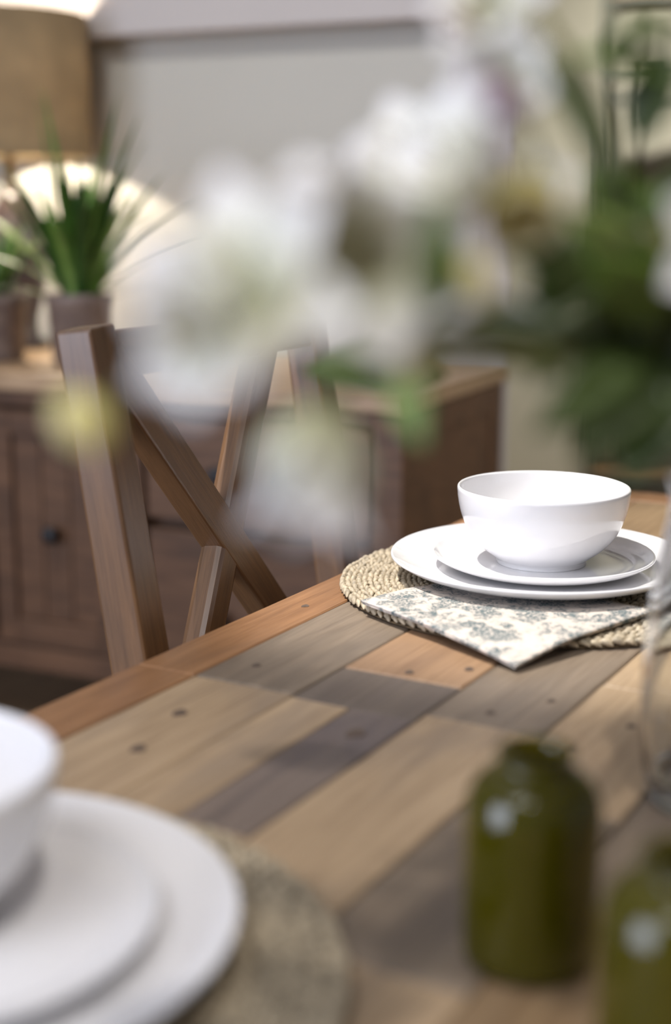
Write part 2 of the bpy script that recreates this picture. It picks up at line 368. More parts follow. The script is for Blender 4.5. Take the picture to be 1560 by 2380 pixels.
# ------------------------------------------------------------------ napkin
def napkin_mat():
    m, N, L, P = new_mat('floral_cotton')
    tc = N.new('ShaderNodeTexCoord')
    def nz(scale, det, dist): 
        n = N.new('ShaderNodeTexNoise'); n.inputs['Scale'].default_value = scale; n.inputs['Detail'].default_value = det; n.inputs['Distortion'].default_value = dist
        L.new(tc.outputs['Object'], n.inputs['Vector']); return n
    vo = N.new('ShaderNodeTexVoronoi'); vo.inputs['Scale'].default_value = 42; vo.inputs['Randomness'].default_value = 0.8
    d = N.new('ShaderNodeMix'); d.data_type = 'VECTOR'; d.inputs['Factor'].default_value = 0.03
    n1 = nz(55, 3, 0.8); L.new(tc.outputs['Object'], d.inputs['A']); L.new(n1.outputs['Color'], d.inputs['B']); L.new(d.outputs['Result'], vo.inputs['Vector'])
    r = N.new('ShaderNodeValToRGB'); r.color_ramp.interpolation = 'EASE'
    r.color_ramp.elements[0].position = 0.40; r.color_ramp.elements[0].color = (1, 1, 1, 1)
    r.color_ramp.elements[1].position = 0.54; r.color_ramp.elements[1].color = (0, 0, 0, 1)
    mul = N.new('ShaderNodeMath'); mul.operation = 'MULTIPLY'; mul.inputs[1].default_value = 1.0
    L.new(vo.outputs['Distance'], mul.inputs[0]); L.new(mul.outputs[0], r.inputs['Fac'])
    n2 = nz(130, 3, 1.6); r2 = N.new('ShaderNodeValToRGB'); r2.color_ramp.elements[0].position = 0.47; r2.color_ramp.elements[0].color = (0, 0, 0, 1)
    r2.color_ramp.elements[1].position = 0.56; r2.color_ramp.elements[1].color = (0.75, 0.75, 0.75, 1); L.new(n2.outputs['Fac'], r2.inputs['Fac'])
    n3 = nz(60, 2, 0.5); r3 = N.new('ShaderNodeValToRGB'); r3.color_ramp.elements[0].position = 0.40; r3.color_ramp.elements[1].position = 0.58; L.new(n3.outputs['Fac'], r3.inputs['Fac'])
    n4 = nz(210, 2, 2.0); r4 = N.new('ShaderNodeValToRGB'); r4.color_ramp.elements[0].position = 0.36; r4.color_ramp.elements[1].position = 0.56; L.new(n4.outputs['Fac'], r4.inputs['Fac'])
    br = N.new('ShaderNodeMath'); br.operation = 'MULTIPLY'; L.new(r.outputs['Color'], br.inputs[0]); L.new(r4.outputs['Color'], br.inputs[1])
    m2 = N.new('ShaderNodeMath'); m2.operation = 'MULTIPLY'; L.new(r2.outputs['Color'], m2.inputs[0]); L.new(r3.outputs['Color'], m2.inputs[1])
    mx = N.new('ShaderNodeMath'); mx.operation = 'MAXIMUM'; L.new(br.outputs[0], mx.inputs[0]); L.new(m2.outputs[0], mx.inputs[1])
    c = N.new('ShaderNodeMix'); c.data_type = 'RGBA'; L.new(mx.outputs[0], c.inputs['Factor'])
    c.inputs['A'].default_value = srgb(206, 195, 184); c.inputs['B'].default_value = srgb(98, 110, 112)
    L.new(c.outputs['Result'], P.inputs['Base Color']); P.inputs['Roughness'].default_value = 0.9; P.inputs['Specular IOR Level'].default_value = 0.1
    w = N.new('ShaderNodeTexNoise'); w.inputs['Scale'].default_value = 900; L.new(tc.outputs['Object'], w.inputs['Vector'])
    b = N.new('ShaderNodeBump'); b.inputs['Strength'].default_value = 0.3; b.inputs['Distance'].default_value = 0.0006
    L.new(w.outputs['Fac'], b.inputs['Height']); L.new(b.outputs['Normal'], P.inputs['Normal'])
    return m
M_NAP = napkin_mat()
nL = Vector((0.981, 0.530)); nB = Vector((0.906, 0.362)); nR = Vector((1.072, 0.309))
NCEN = (nL + nR) / 2
nap = tag(empty('napkin', (NCEN.x, NCEN.y, TT)), 'folded cream cotton napkin with grey green floral print', 'napkin')
def napkin_layer(lift, shrink, ph):
    n = 40; vs, fs = [], []
    def z_at(p, u, v):
        d = math.hypot(p.x - 1.140, p.y - 0.430)
        k = min(1.0, max(0.0, (MR + 0.085 - d) / 0.086)); k = k * k * (3 - 2 * k)
        wav = 0.0004 * math.sin(u * 9 + ph) * math.sin(v * 7 + 1.3 * ph)
        dp = math.hypot(p.x - PC.x, p.y - PC.y)
        f = min(1.0, max(0.0, (dp - 0.108) / 0.035)); f = f * f * (3 - 2 * f)     # pressed flat under the plates
        return 0.0012 + k * (0.0092 + 0.0004 * f) + wav * (1 - 0.4 * k) * f + lift * (0.45 + 0.55 * f), 0.0006 + 0.0004 * f
    for side in (1, 0):
        for i in range(n + 1):
            for j in range(n + 1):
                u, v = i / n, j / n
                uu = shrink + (1 - 2 * shrink) * u; vv = shrink + (1 - 2 * shrink) * v
                p = nB + (nL - nB) * uu + (nR - nB) * vv
                e = 0.0004 * math.sin(v * 11 + ph) * (1 - u) + 0.0004 * math.sin(u * 13 + ph) * (1 - v)
                p = p + Vector((e, -e))
                zz, tt = z_at(p, uu, vv); vs.append((p.x - NCEN.x, p.y - NCEN.y, zz + (tt if side else 0)))
    m = (n + 1) * (n + 1); ix = lambda s, i, j: s * m + i * (n + 1) + j
    for i in range(n):
        for j in range(n):
            fs.append((ix(0, i, j), ix(0, i, j + 1), ix(0, i + 1, j + 1), ix(0, i + 1, j)))
            fs.append((ix(1, i, j), ix(1, i + 1, j), ix(1, i + 1, j + 1), ix(1, i, j + 1)))
    for k in range(n):
        for a, b in (((k, 0), (k + 1, 0)), ((k + 1, n), (k, n)), ((0, k + 1), (0, k)), ((n, k), (n, k + 1))):
            fs.append((ix(0, *a), ix(0, *b), ix(1, *b), ix(1, *a)))
    me = bpy.data.meshes.new('layer'); me.from_pydata(vs, [], fs); me.update()
    bm = bmesh.new(); bm.from_mesh(me); bmesh.ops.recalc_face_normals(bm, faces=bm.faces); bm.to_mesh(me); bm.free(); return smooth(me)
for k, (lf, shk) in enumerate(((0.0, 0.006), (0.0011, 0.003), (0.0022, 0.0))): link('folded_layer', napkin_layer(lf, shk, k * 0.9), M_NAP, nap)

# ------------------------------------------------------------------ cross-back chair
ct = Vector((0.825, 0.6764, 0.243 + TT)); cw = Vector((0.996, 0.0898, 0)).normalized()
cl = (Vector((0, 0, 1)) * 0.9925 + Vector((-0.0898, 0.996, 0)) * 0.120).normalized(); cn = cw.cross(cl).normalized(); cl = (cl - cw * 0.062)   # cn faces the table
ch = tag(empty('dining_chair', (1.03, 0.70, 0)), 'brown wooden cross back dining chair tucked against the far table edge', 'chair')
CO = Vector((1.03, 0.70, 0))
def cp(w, l, n): return ct + cw * w + cl * l + cn * n - CO          # chair-back coordinates
def cbar(name, p0, p1, wd, w0, w1, t0, t1, bev=0.002, mat=CH_BROWN): return bar(name, p0, p1, wd, w0, w1, t0, t1, mat, ch, bev, 2)
def to_floor(p):                                                    # where a back leg meets the floor, splayed back a little
    return Vector((p.x, p.y, 0))
lseat = -0.56
for wl, wr in ((0.0, 0.033), (0.382, 0.4165)):
    wc = (wl + wr) / 2
    cbar('back_post', cp(wc, lseat, -0.019), cp(wc, 0.0, -0.0165), cw, 0.040, 0.0335, 0.040, 0.033, 0.0028)
    b = cp(wc, lseat + 0.01, -0.019); cbar('leg', Vector((b.x, b.y + 0.06, -CO.z)), b, cw, 0.034, 0.040, 0.034, 0.040, 0.0028)
cbar('top_rail', cp(0.026, -0.0235, -0.016), cp(0.39, -0.0265, -0.016), cl, 0.038, 0.038, 0.022, 0.022, 0.003)
# the crossed braces, halved into each other: one runs through, the other is in two lengths
TH = 0.024; NF = -0.004 - TH / 2
def line_pt(w0, l0, sl, w): return (w, l0 + sl * (w - w0))
a0 = line_pt(0.0908, -0.100, -1.244, 0.030); a1 = line_pt(0.0908, -0.100, -1.244, 0.318)
cbar('cross_brace', cp(a0[0], a0[1], NF), cp(a1[0], a1[1], NF), cl, 0.035, 0.035, TH, TH, 0.0022)
b0 = line_pt(0.290, -0.045, 1.316, 0.300); b1 = line_pt(0.290, -0.045, 1.316, 0.035)
cb_ = cbar('cross_brace', cp(b0[0], b0[1], NF - 0.0004), cp(b1[0], b1[1], NF - 0.0004), cl, 0.0345, 0.0345, TH, TH, 0.0060)
cbar('lower_rail', cp(0.02, -0.385, -0.018), cp(0.395, -0.385, -0.018), cl, 0.04, 0.04, 0.022, 0.022, 0.003)
# seat, front legs, rails: pushed in under the table top
SZ = 0.455; fwd = Vector((cn.x, cn.y, 0)).normalized(); base = Vector((ct.x, ct.y, 0)) - CO
bk = cp(0.0, lseat + 0.02, 0.0); bk = Vector((bk.x, bk.y, 0))
seat = bmesh.new()
out2 = []
for a, d in ((-0.005, -0.005), (0.421, -0.005), (0.44, 0.37), (0.40, 0.405), (0.016, 0.405), (-0.024, 0.37)):
    out2.append(bk + cw * a + fwd * d)
lo = [seat.verts.new((p.x, p.y, SZ - 0.024)) for p in out2]; hi = [seat.verts.new((p.x, p.y, SZ)) for p in out2]
seat.faces.new(lo[::-1]); seat.faces.new(hi)
for i in range(6): j = (i + 1) % 6; seat.faces.new((lo[i], lo[j], hi[j], hi[i]))
bmesh.ops.bevel(seat, geom=list(seat.edges), offset=0.004, segments=2, affect='EDGES')
me = bpy.data.meshes.new('seat'); seat.to_mesh(me); seat.free(); link('seat', me, CH_BROWN, ch)
for a in (0.012, 0.404):
    p = bk + cw * a + fwd * 0.365; cbar('leg', Vector((p.x, p.y, 0)), Vector((p.x, p.y, SZ - 0.024)), cw, 0.032, 0.038, 0.032, 0.038, 0.0028)
    q = bk + cw * a - fwd * 0.01; cbar('side_rail', q + Vector((0, 0, SZ - 0.052)), p + Vector((0, 0, SZ - 0.052)), Vector((0, 0, 1)), 0.054, 0.054, 0.02, 0.02)
    cbar('stretcher', q + Vector((0, 0, 0.2)), p + Vector((0, 0, 0.2)), Vector((0, 0, 1)), 0.028, 0.028, 0.02, 0.02)
p = bk + fwd * 0.365; cbar('front_rail', p + cw * 0.012 + Vector((0, 0, SZ - 0.052)), p + cw * 0.404 + Vector((0, 0, SZ - 0.052)), Vector((0, 0, 1)), 0.054, 0.054, 0.02, 0.02)
p = bk + fwd * 0.18; cbar('stretcher', p + cw * 0.012 + Vector((0, 0, 0.2)), p + cw * 0.404 + Vector((0, 0, 0.2)), Vector((0, 0, 1)), 0.026, 0.026, 0.02, 0.02)

# ------------------------------------------------------------------ sideboard
sbz = 0.79; SL = 1.75; SD = 0.58
sd = tag(empty('sideboard', (SB0.x, SB0.y, 0), A), 'dark brown wooden sideboard with black knobs against the grey wall', 'sideboard')
def sbox(name, s0, s1, o0, o1, z0, z1, mat=SB_WOOD, parent=None, bev=0.003):
    return box(name, (-s1, o0, z0), (-s0, o1, z1), mat, parent or sd, bev=bev, seg=2)
# worktop of three boards
for k, (o0, o1) in enumerate(((0.0, 0.19), (0.19, 0.375), (0.375, SD))): sbox('top_board', 0.0, SL, o0 + 0.0004, o1 - 0.0004, sbz - 0.032, sbz, SB_TOP)
zb, zt_ = 0.235, sbz - 0.032
sbox('end_panel', 0.012, 0.03, 0.03, SD - 0.02, zb, zt_)
sbox('end_panel', SL - 0.03, SL - 0.012, 0.03, SD - 0.02, zb, zt_)
sbox('back_panel', 0.03, SL - 0.03, SD - 0.035, SD - 0.02, zb, zt_)
sbox('bottom_panel', 0.03, SL - 0.03, 0.03, SD - 0.035, zb, zb + 0.02)
sbox('body', 0.03, SL - 0.03, 0.06, 0.075, zb + 0.02, zt_)           # dust panel behind the fronts
sbox('top_rail', 0.012, SL - 0.012, 0.018, 0.04, zt_ - 0.03, zt_)
sbox('bottom_rail', 0.012, SL - 0.012, 0.018, 0.04, zb - 0.035, zb + 0.012)
for s0, s1 in ((0.008, 0.066), (0.525, 0.575), (1.17, 1.22), (SL - 0.066, SL - 0.008)): sbox('stile', s0, s1, 0.012, 0.042, zb - 0.03, zt_)
for s0 in (0.008, SL - 0.066):
    for o0 in (0.012, SD - 0.075): sbox('leg', s0, s0 + 0.058, o0, o0 + 0.058, 0.0, zb, bev=0.004)
sbox('side_stile', 0.008, 0.02, SD - 0.08, SD - 0.02, zb, zt_); sbox('side_rail', 0.008, 0.02, 0.05, SD - 0.08, zt_ - 0.06, zt_); sbox('side_rail', 0.008, 0.02, 0.05, SD - 0.08, zb, zb + 0.06)
kn = lathe_me('knob', [(0, 0), (0.009, 0), (0.007, 0.006), (0.009, 0.012), (0.0165, 0.018), (0.018, 0.024), (0.014, 0.030), (0, 0.032)], 24); kn.materials.append(M_BLACK)
def knob(s, z, parent_o, off):
    o = bpy.data.objects.new('knob', kn); COL.objects.link(o); o.parent = parent_o
    o.location = Vector((-s, off, z)) - parent_o.location; o.rotation_euler = (PI / 2, 0, 0)
# drawers
for z0, z1, zk in ((0.535, 0.722, 0.628), (0.252, 0.515, 0.357)):
    dfr = sbox('drawer', 0.075, 0.518, 0.02, 0.055, z0, z1, SB_WOOD, None, 0.003)
    knob(0.36, zk, dfr, 0.02); knob(0.225, zk, dfr, 0.02)
for z0, z1, zk in ((0.535, 0.722, 0.628), (0.252, 0.515, 0.357)):
    dfr = sbox('drawer', 1.23, 1.675, 0.02, 0.055, z0, z1, SB_WOOD, None, 0.003)
    knob(1.34, zk, dfr, 0.02); knob(1.56, zk, dfr, 0.02)
# framed doors with plank panels
for d0, d1, ks in ((0.582, 0.872, 0.728), (0.878, 1.165, 1.0)):
    door = sbox('door', d0 + 0.004, d1 - 0.004, 0.034, 0.050, 0.256, 0.718)
    for k in range(3):
        pw = (d1 - d0 - 0.10) / 3
        o = sbox('panel_board', d0 + 0.05 + k * pw + 0.001, d0 + 0.05 + (k + 1) * pw - 0.001, 0.028, 0.036, 0.305, 0.67, SB_WOOD, None, 0.002); o.parent = door; o.location -= door.location
    for s0, s1, z0, z1, nm in ((d0 + 0.004, d0 + 0.05, 0.256, 0.718, 'door_stile'), (d1 - 0.05, d1 - 0.004, 0.256, 0.718, 'door_stile'), (d0 + 0.05, d1 - 0.05, 0.67, 0.718, 'door_rail'), (d0 + 0.05, d1 - 0.05, 0.256, 0.305, 'door_rail')):
        o = sbox(nm, s0, s1, 0.018, 0.036, z0, z1, SB_WOOD, None, 0.003); o.parent = door; o.location -= door.location
    knob(ks, 0.483, door, 0.026)

# ------------------------------------------------------------------ table lamp
M_SHADE = None
def shade_mat():
    m, N, L, P = new_mat('linen_shade')
    tc = N.new('ShaderNodeTexCoord'); n = N.new('ShaderNodeTexNoise'); n.inputs['Scale'].default_value = 14; n.inputs['Detail'].default_value = 3; L.new(tc.outputs['Object'], n.inputs['Vector'])
    r = N.new('ShaderNodeValToRGB'); r.color_ramp.elements[0].position = 0.3; r.color_ramp.elements[1].position = 0.75
    r.color_ramp.elements[0].color = srgb(134, 116, 90); r.color_ramp.elements[1].color = srgb(158, 137, 106); L.new(n.outputs['Fac'], r.inputs['Fac'])
    L.new(r.outputs['Color'], P.inputs['Base Color']); P.inputs['Roughness'].default_value = 0.9; P.inputs['Specular IOR Level'].default_value = 0.1
    t = N.new('ShaderNodeBsdfTranslucent'); L.new(r.outputs['Color'], t.inputs['Color'])
    mx = N.new('ShaderNodeMixShader'); mx.inputs['Fac'].default_value = 0.2
    L.new(P.outputs[0], mx.inputs[1]); L.new(t.outputs[0], mx.inputs[2]); L.new(mx.outputs[0], N['Material Output'].inputs['Surface'])
    return m
LS, LO = 1.120, 0.46
lp = tag(empty('table_lamp', sb(LS, LO, sbz), A), 'table lamp with taupe fabric drum shade glowing against the wall', 'lamp')
SR, SZ0, SZ1 = 0.178, 0.446 + TT - sbz, 0.745 + TT - sbz
link('shade', lathe_me('shade', [(SR, SZ0), (SR, SZ1), (SR - 0.002, SZ1), (SR - 0.002, SZ0), (SR, SZ0)], 64), shade_mat(), lp)
M_BRASS = plain('lamp_fitting', srgb(150, 125, 85), rough=0.35, metal=0.8)
M_LBASE = plain('dark_ceramic', srgb(70, 58, 56), rough=0.35, noise=0.2, nscale=25)
link('base', lathe_me('base', [(0, 0), (0.07, 0), (0.072, 0.012), (0.05, 0.022), (0.046, 0.06), (0.066, 0.13), (0.070, 0.20), (0.058, 0.27), (0.034, 0.32), (0.022, 0.345), (0, 0.345)], 40), M_LBASE, lp)
link('stem', lathe_me('stem', [(0, 0.345), (0.011, 0.345), (0.011, 0.455), (0.018, 0.457), (0.018, 0.49), (0, 0.492)], 20), M_BRASS, lp)
M_BULB, N_, L_, P_ = new_mat('glowing_bulb'); P_.inputs['Emission Color'].default_value = (1, 0.86, 0.62, 1); P_.inputs['Emission Strength'].default_value = 30
link('bulb', lathe_me('bulb', [(0, 0.565), (0.016, 0.56), (0.026, 0.545), (0.026, 0.53), (0.014, 0.505), (0.012, 0.493), (0, 0.492)], 24), M_BULB, lp)
sp = bmesh.new()
me = tube_me('spider', [(-SR + 0.002, 0, SZ0 + 0.02), (0, 0, SZ0 + 0.024), (SR - 0.002, 0, SZ0 + 0.02)], 0.002, 6); link('shade_ring', me, M_BRASS, lp)
bl = bpy.data.lights.new('lamp_bulb', 'POINT'); bl.energy = 115; bl.color = (1.0, 0.88, 0.70); bl.shadow_soft_size = 0.03
bo = bpy.data.objects.new('lamp_light', bl); COL.objects.link(bo); bo.parent = lp; bo.location = (0, 0, 0.53)

# ------------------------------------------------------------------ potted grasses on the sideboard
M_POT = wood('pot_grey_wood', srgb(142, 126, 116), srgb(104, 90, 86), srgb(90, 78, 78), stain_amt=0.4, grain=0.6)
M_SOIL = plain('potting_soil', srgb(46, 38, 30), rough=0.95, noise=0.3, nscale=80)
M_BLADE = [plain('blade_green_%d' % k, c, rough=0.45, noise=0.2, nscale=30) for k, c in enumerate((srgb(58, 96, 30), srgb(84, 124, 44), srgb(110, 140, 66), srgb(40, 74, 26)))]
def blade_me(L, w, bend, az, lean):
    """arching strap leaf with a folded midrib"""
    n = 9; vs, fs = [], []; p = Vector((0, 0, 0)); th = lean
    h = Vector((math.cos(az), math.sin(az), 0)); sidev = Vector((-math.sin(az), math.cos(az), 0))
    for i in range(n + 1):
        t = i / n; ww = w * (0.55 + 1.3 * t * (1 - t) * 1.6) * (1 - t ** 5) + 0.0004
        nrm = h * -math.cos(th) + Vector((0, 0, 1)) * math.sin(th)
        for k in (-1, 0, 1): vs.append(p + sidev * (k * ww) + nrm * (0.25 * ww * abs(k)))
        p = p + (h * math.sin(th) + Vector((0, 0, 1)) * math.cos(th)) * (L / n); th += bend / n
    for i in range(n):
        for k in range(2): a = i * 3 + k; fs.append((a, a + 1, a + 4, a + 3))
    me = bpy.data.meshes.new('blade'); me.from_pydata([tuple(v) for v in vs], [], fs); me.update(); return smooth(me)
def potted_grass(s, off, R, H, blades, label):
    e = tag(empty('potted_plant', sb(s, off, sbz), A), label, 'plant', 'potted plants on the sideboard')
    pot = [(0, 0.0), (R * 0.80, 0.0), (R * 0.84, 0.004), (R * 0.96, H * 0.84), (R * 1.0, H * 0.86), (R * 1.02, H * 0.99), (R * 0.98, H), (R * 0.93, H * 0.985), (R * 0.90, H * 0.86), (0, H * 0.86)]
    link('pot', lathe_me('pot', pot, 40), M_POT, e)
    link('soil', lathe_me('soil', [(0, H * 0.88), (R * 0.6, H * 0.885), (R * 0.905, H * 0.865)], 24), M_SOIL, e)
    for L, w, bend, az, lean, c in blades:
        bl_ = link('blade', blade_me(L, w, bend, az, lean), M_BLADE[c], e)
        rr = random.uniform(0, R * 0.55); bl_.location = (rr * math.cos(az), rr * math.sin(az), H * 0.86)
B = []
for k in range(46):
    B.append((random.uniform(0.20, 0.36), random.uniform(0.007, 0.012), random.uniform(0.15, 1.0), random.uniform(0, 2 * PI), random.uniform(0.02, 0.45), random.choice((0, 0, 1, 3, 3, 2))))
for az, lean, bend, L in ((-0.15, 0.75, 0.5, 0.28), (0.1, 1.0, 0.35, 0.26), (-0.3, 1.15, 0.6, 0.21), (-0.2, 0.5, 0.4, 0.25), (PI, 0.7, 0.5, 0.27), (PI + 0.2, 0.95, 0.5, 0.20), (0.0, 0.28, 0.2, 0.30), (-0.1, 0.18, 0.15, 0.32), (PI, 0.12, 0.1, 0.33), (PI + 0.3, 0.05, 0.1, 0.31), (PI * 1.1, 1.2, 0.4, 0.13), (0.15, 1.25, 0.5, 0.2)):
    B.append((L * 1.3, 0.012, bend, az, lean, random.choice((0, 1, 2))))
potted_grass(0.790, 0.225, 0.068, 0.140, B, 'green strappy grass in a grey wood pot in front of the lamp glow')
B = []
for k in range(30):
    B.append((random.uniform(0.12, 0.21), random.uniform(0.006, 0.010), random.uniform(0.4, 1.4), random.uniform(0, 2 * PI), random.uniform(0.05, 0.3), random.choice((0, 1, 2, 2))))
potted_grass(0.985, 0.205, 0.068, 0.135, B, 'green grass in a dark pot cut off by the left edge')

# ------------------------------------------------------------------ things beyond the partition, far right
M_DGREEN = plain('dark_metal', srgb(66, 70, 62), rough=0.5)
M_TRIM = plain('trim_paint', srgb(110, 110, 92), rough=0.7)
rk = tag(empty('metal_rack', (4.34, 1.36, 0), math.radians(-78)), 'dark metal shelving rack far behind the flowers at upper right', 'rack')
for x in (-0.14, 0.55):
    for y in (0.0, 0.32): box('upright', (x - 0.006, y - 0.006, 0), (x + 0.006, y + 0.006, 1.95), M_DGREEN, rk)
RW = wood('rack_shelf', srgb(118, 92, 58), srgb(88, 66, 40), rough=0.5)
for z in (0.25, 0.65, 1.05, 1.43, 1.51, 1.72):
    box('rail', (-0.14, -0.010, z - 0.010), (0.55, 0.010, z + 0.010), M_DGREEN, rk)
for z in (0.262, 0.662, 1.062, 1.732): box('shelf', (-0.126, 0.012, z - 0.012), (0.538, 0.308, z + 0.008), RW, rk)
for k, (yy, w) in enumerate(((1.74, 0.018), (1.62, 0.012))):
    t = structure(box('trim_%d' % (k + 1), (5.10, yy, 0.0), (5.15, yy + w, 2.80), M_TRIM), 'thin dark upright trim on the far beige wall')

# ------------------------------------------------------------------ green glass bottles
def glass(name, col, rough=0.05, trans=1.0, ior=1.45):
    m, N, L, P = new_mat(name); P.inputs['Base Color'].default_value = col; P.inputs['Roughness'].default_value = rough
    P.inputs['Transmission Weight'].default_value = trans; P.inputs['IOR'].default_value = ior; P.inputs['Specular IOR Level'].default_value = 0.5
    return m
M_OLIVE = glass('olive_glass', srgb(116, 110, 14), 0.08, 0.72, 1.5)
bot_o = [(0, 0.002), (0.020, 0.002), (0.0262, 0.003), (0.0280, 0.008), (0.0282, 0.040), (0.0282, 0.068), (0.0272, 0.077), (0.0240, 0.0845), (0.0190, 0.0895), (0.0152, 0.0920), (0.0146, 0.0950), (0.0160, 0.0970), (0.0160, 0.0990)]
bot_i = [(0, 0.006), (0.022, 0.0065), (0.0250, 0.011), (0.0252, 0.068), (0.0242, 0.0755), (0.0212, 0.0820), (0.0165, 0.0868), (0.0128, 0.0900), (0.0122, 0.0950), (0.0136, 0.0990)]
bo_ = [(p.x, p.y) for p in spline(bot_o, 4)]; bi_ = [(p.x, p.y) for p in spline(bot_i, 4)]
prof = [(max(0, a) * 1.06, b) for a, b in bo_ + bi_[::-1]]; prof[0] = (0, prof[0][1]); prof[-1] = (0, prof[-1][1])
BT = lathe_me('bottle', prof, 64); BT.materials.append(M_OLIVE)
o = link('glass_bottle', BT, None, loc=(0.5400, 0.2050, TT)); tag(o, 'small olive green glass bottle standing whole on the planks', 'bottle', 'olive glass bottles')
o = link('glass_bottle', BT, None, loc=(0.471, 0.1195, TT)); tag(o, 'olive green glass bottle cut off by the lower right corner', 'bottle', 'olive glass bottles')

# ------------------------------------------------------------------ clear vase
M_GLASS = glass('clear_glass', (0.95, 0.97, 0.97, 1), 0.02, 1.0, 1.45)
VP = Vector((0.765, 0.166, TT))
vo_ = [(0, 0.0), (0.046, 0.0), (0.052, 0.004), (0.056, 0.020), (0.058, 0.060), (0.056, 0.110), (0.050, 0.150), (0.047, 0.170), (0.050, 0.186)]
vi_ = [(0, 0.012), (0.044, 0.013), (0.0515, 0.022), (0.0545, 0.060), (0.0525, 0.110), (0.0465, 0.150), (0.0438, 0.170), (0.0475, 0.186)]
a_ = [(p.x, p.y) for p in spline(vo_, 4)]; b_ = [(p.x, p.y) for p in spline(vi_, 4)]
prof = [(max(0, a), b) for a, b in a_ + [(0.0488, 0.1872)] + b_[::-1]]; prof[0] = (0, 0); prof[-1] = (0, 0.012)
o = link('glass_vase', lathe_me('vase', prof, 72), M_GLASS, loc=VP); tag(o, 'clear glass vase at the right edge holding the white flowers', 'vase')

# ------------------------------------------------------------------ flowers
def petal_mat(name, c0, c1, c2):
    """colour runs from the throat (c0) to the tip (c2) along the petal's own length"""
    m, N, L, P = new_mat(name); tc = N.new('ShaderNodeTexCoord'); sx = N.new('ShaderNodeSeparateXYZ'); L.new(tc.outputs['UV'], sx.inputs[0])
    r = N.new('ShaderNodeValToRGB'); r.color_ramp.elements[0].color = c0; r.color_ramp.elements[0].position = 0.05
    r.color_ramp.elements[1].color = c2; r.color_ramp.elements[1].position = 0.9
    e = r.color_ramp.elements.new(0.38); e.color = c1
    L.new(sx.outputs['X'], r.inputs['Fac']); L.new(r.outputs['Color'], P.inputs['Base Color'])
    P.inputs['Roughness'].default_value = 0.55; P.inputs['Specular IOR Level'].default_value = 0.3
    t = N.new('ShaderNodeBsdfTranslucent'); L.new(r.outputs['Color'], t.inputs['Color'])
    mx = N.new('ShaderNodeMixShader'); mx.inputs['Fac'].default_value = 0.35
    L.new(P.outputs[0], mx.inputs[1]); L.new(t.outputs[0], mx.inputs[2]); L.new(mx.outputs[0], N['Material Output'].inputs['Surface'])
    return m
PM_WHITE = petal_mat('white_petal', srgb(220, 221, 180), srgb(240, 239, 222), srgb(247, 245, 246))
PM_YEL = petal_mat('yellow_petal', srgb(206, 194, 104), srgb(232, 220, 146), srgb(242, 236, 200))
PM_MAUVE = petal_mat('mauve_petal', srgb(120, 80, 90), srgb(150, 112, 124), srgb(190, 170, 184))
M_STEM = plain('flower_stem', srgb(86, 96, 52), rough=0.5, noise=0.2, nscale=40)
M_PURPST = plain('purple_stem', srgb(84, 58, 58), rough=0.5, noise=0.2, nscale=40)
M_ANTH = plain('brown_anther', srgb(126, 102, 70), rough=0.7)
LEAFM = dict(dark=plain('leaf_dark', srgb(60, 76, 28), rough=0.4, noise=0.3, nscale=30), mid=plain('leaf_mid', srgb(86, 110, 38), rough=0.4, noise=0.25, nscale=30),
             bright=plain('leaf_bright', srgb(104, 140, 64), rough=0.45, noise=0.2, nscale=30), grey=plain('leaf_grey', srgb(104, 116, 92), rough=0.5, noise=0.2, nscale=30),
             olive=plain('leaf_olive', srgb(96, 96, 48), rough=0.5, noise=0.2, nscale=30), yel=plain('leaf_yellow_green', srgb(118, 140, 68), rough=0.5, noise=0.2, nscale=30))
def petal_me(L, w, open_, curl, cup, thick=0.0007):
    """a petal along +z that opens outwards to +x; u along the length stored as UV"""
    nu, nv = 10, 6; grid = []; p = Vector((0.0015, 0, 0)); th = open_
    rows_ = []
    for i in range(nu + 1):
        t = i / nu; ww = w * (math.sin(PI * min(1.0, 0.10 + 0.90 * t ** 0.85)) ** 0.8 if t < 0.999 else 0.03)
        nrm = Vector((-math.cos(th), 0, math.sin(th)))
        rows_.append([p + Vector((0, (j / nv * 2 - 1) * ww, 0)) + nrm * (cup * ww * (j / nv * 2 - 1) ** 2) for j in range(nv + 1)])
        p = p + Vector((math.sin(th), 0, math.cos(th))) * (L / nu); th += curl / nu
    vs = [v for r in rows_ for v in r]; fs = []
    for i in range(nu):
        for j in range(nv): a = i * (nv + 1) + j; fs.append((a, a + 1, a + nv + 2, a + nv + 1))
    me = bpy.data.meshes.new('petal'); me.from_pydata([tuple(v) for v in vs], [], fs); me.update()
    uv = me.uv_layers.new(name='UVMap')
    for poly in me.polygons:
        for li in poly.loop_indices:
            vi = me.loops[li].vertex_index; uv.data[li].uv = ((vi // (nv + 1)) / nu, (vi % (nv + 1)) / nv)
    return smooth(me)
def solid(o, t=0.0008):
    md = o.modifiers.new('thickness', 'SOLIDIFY'); md.thickness = t; md.offset = 0; return o
def aim(axis, roll=0.0): return (Vector(axis).normalized().to_track_quat('Z', 'X') @ Euler((0, 0, roll)).to_quaternion()).to_euler()
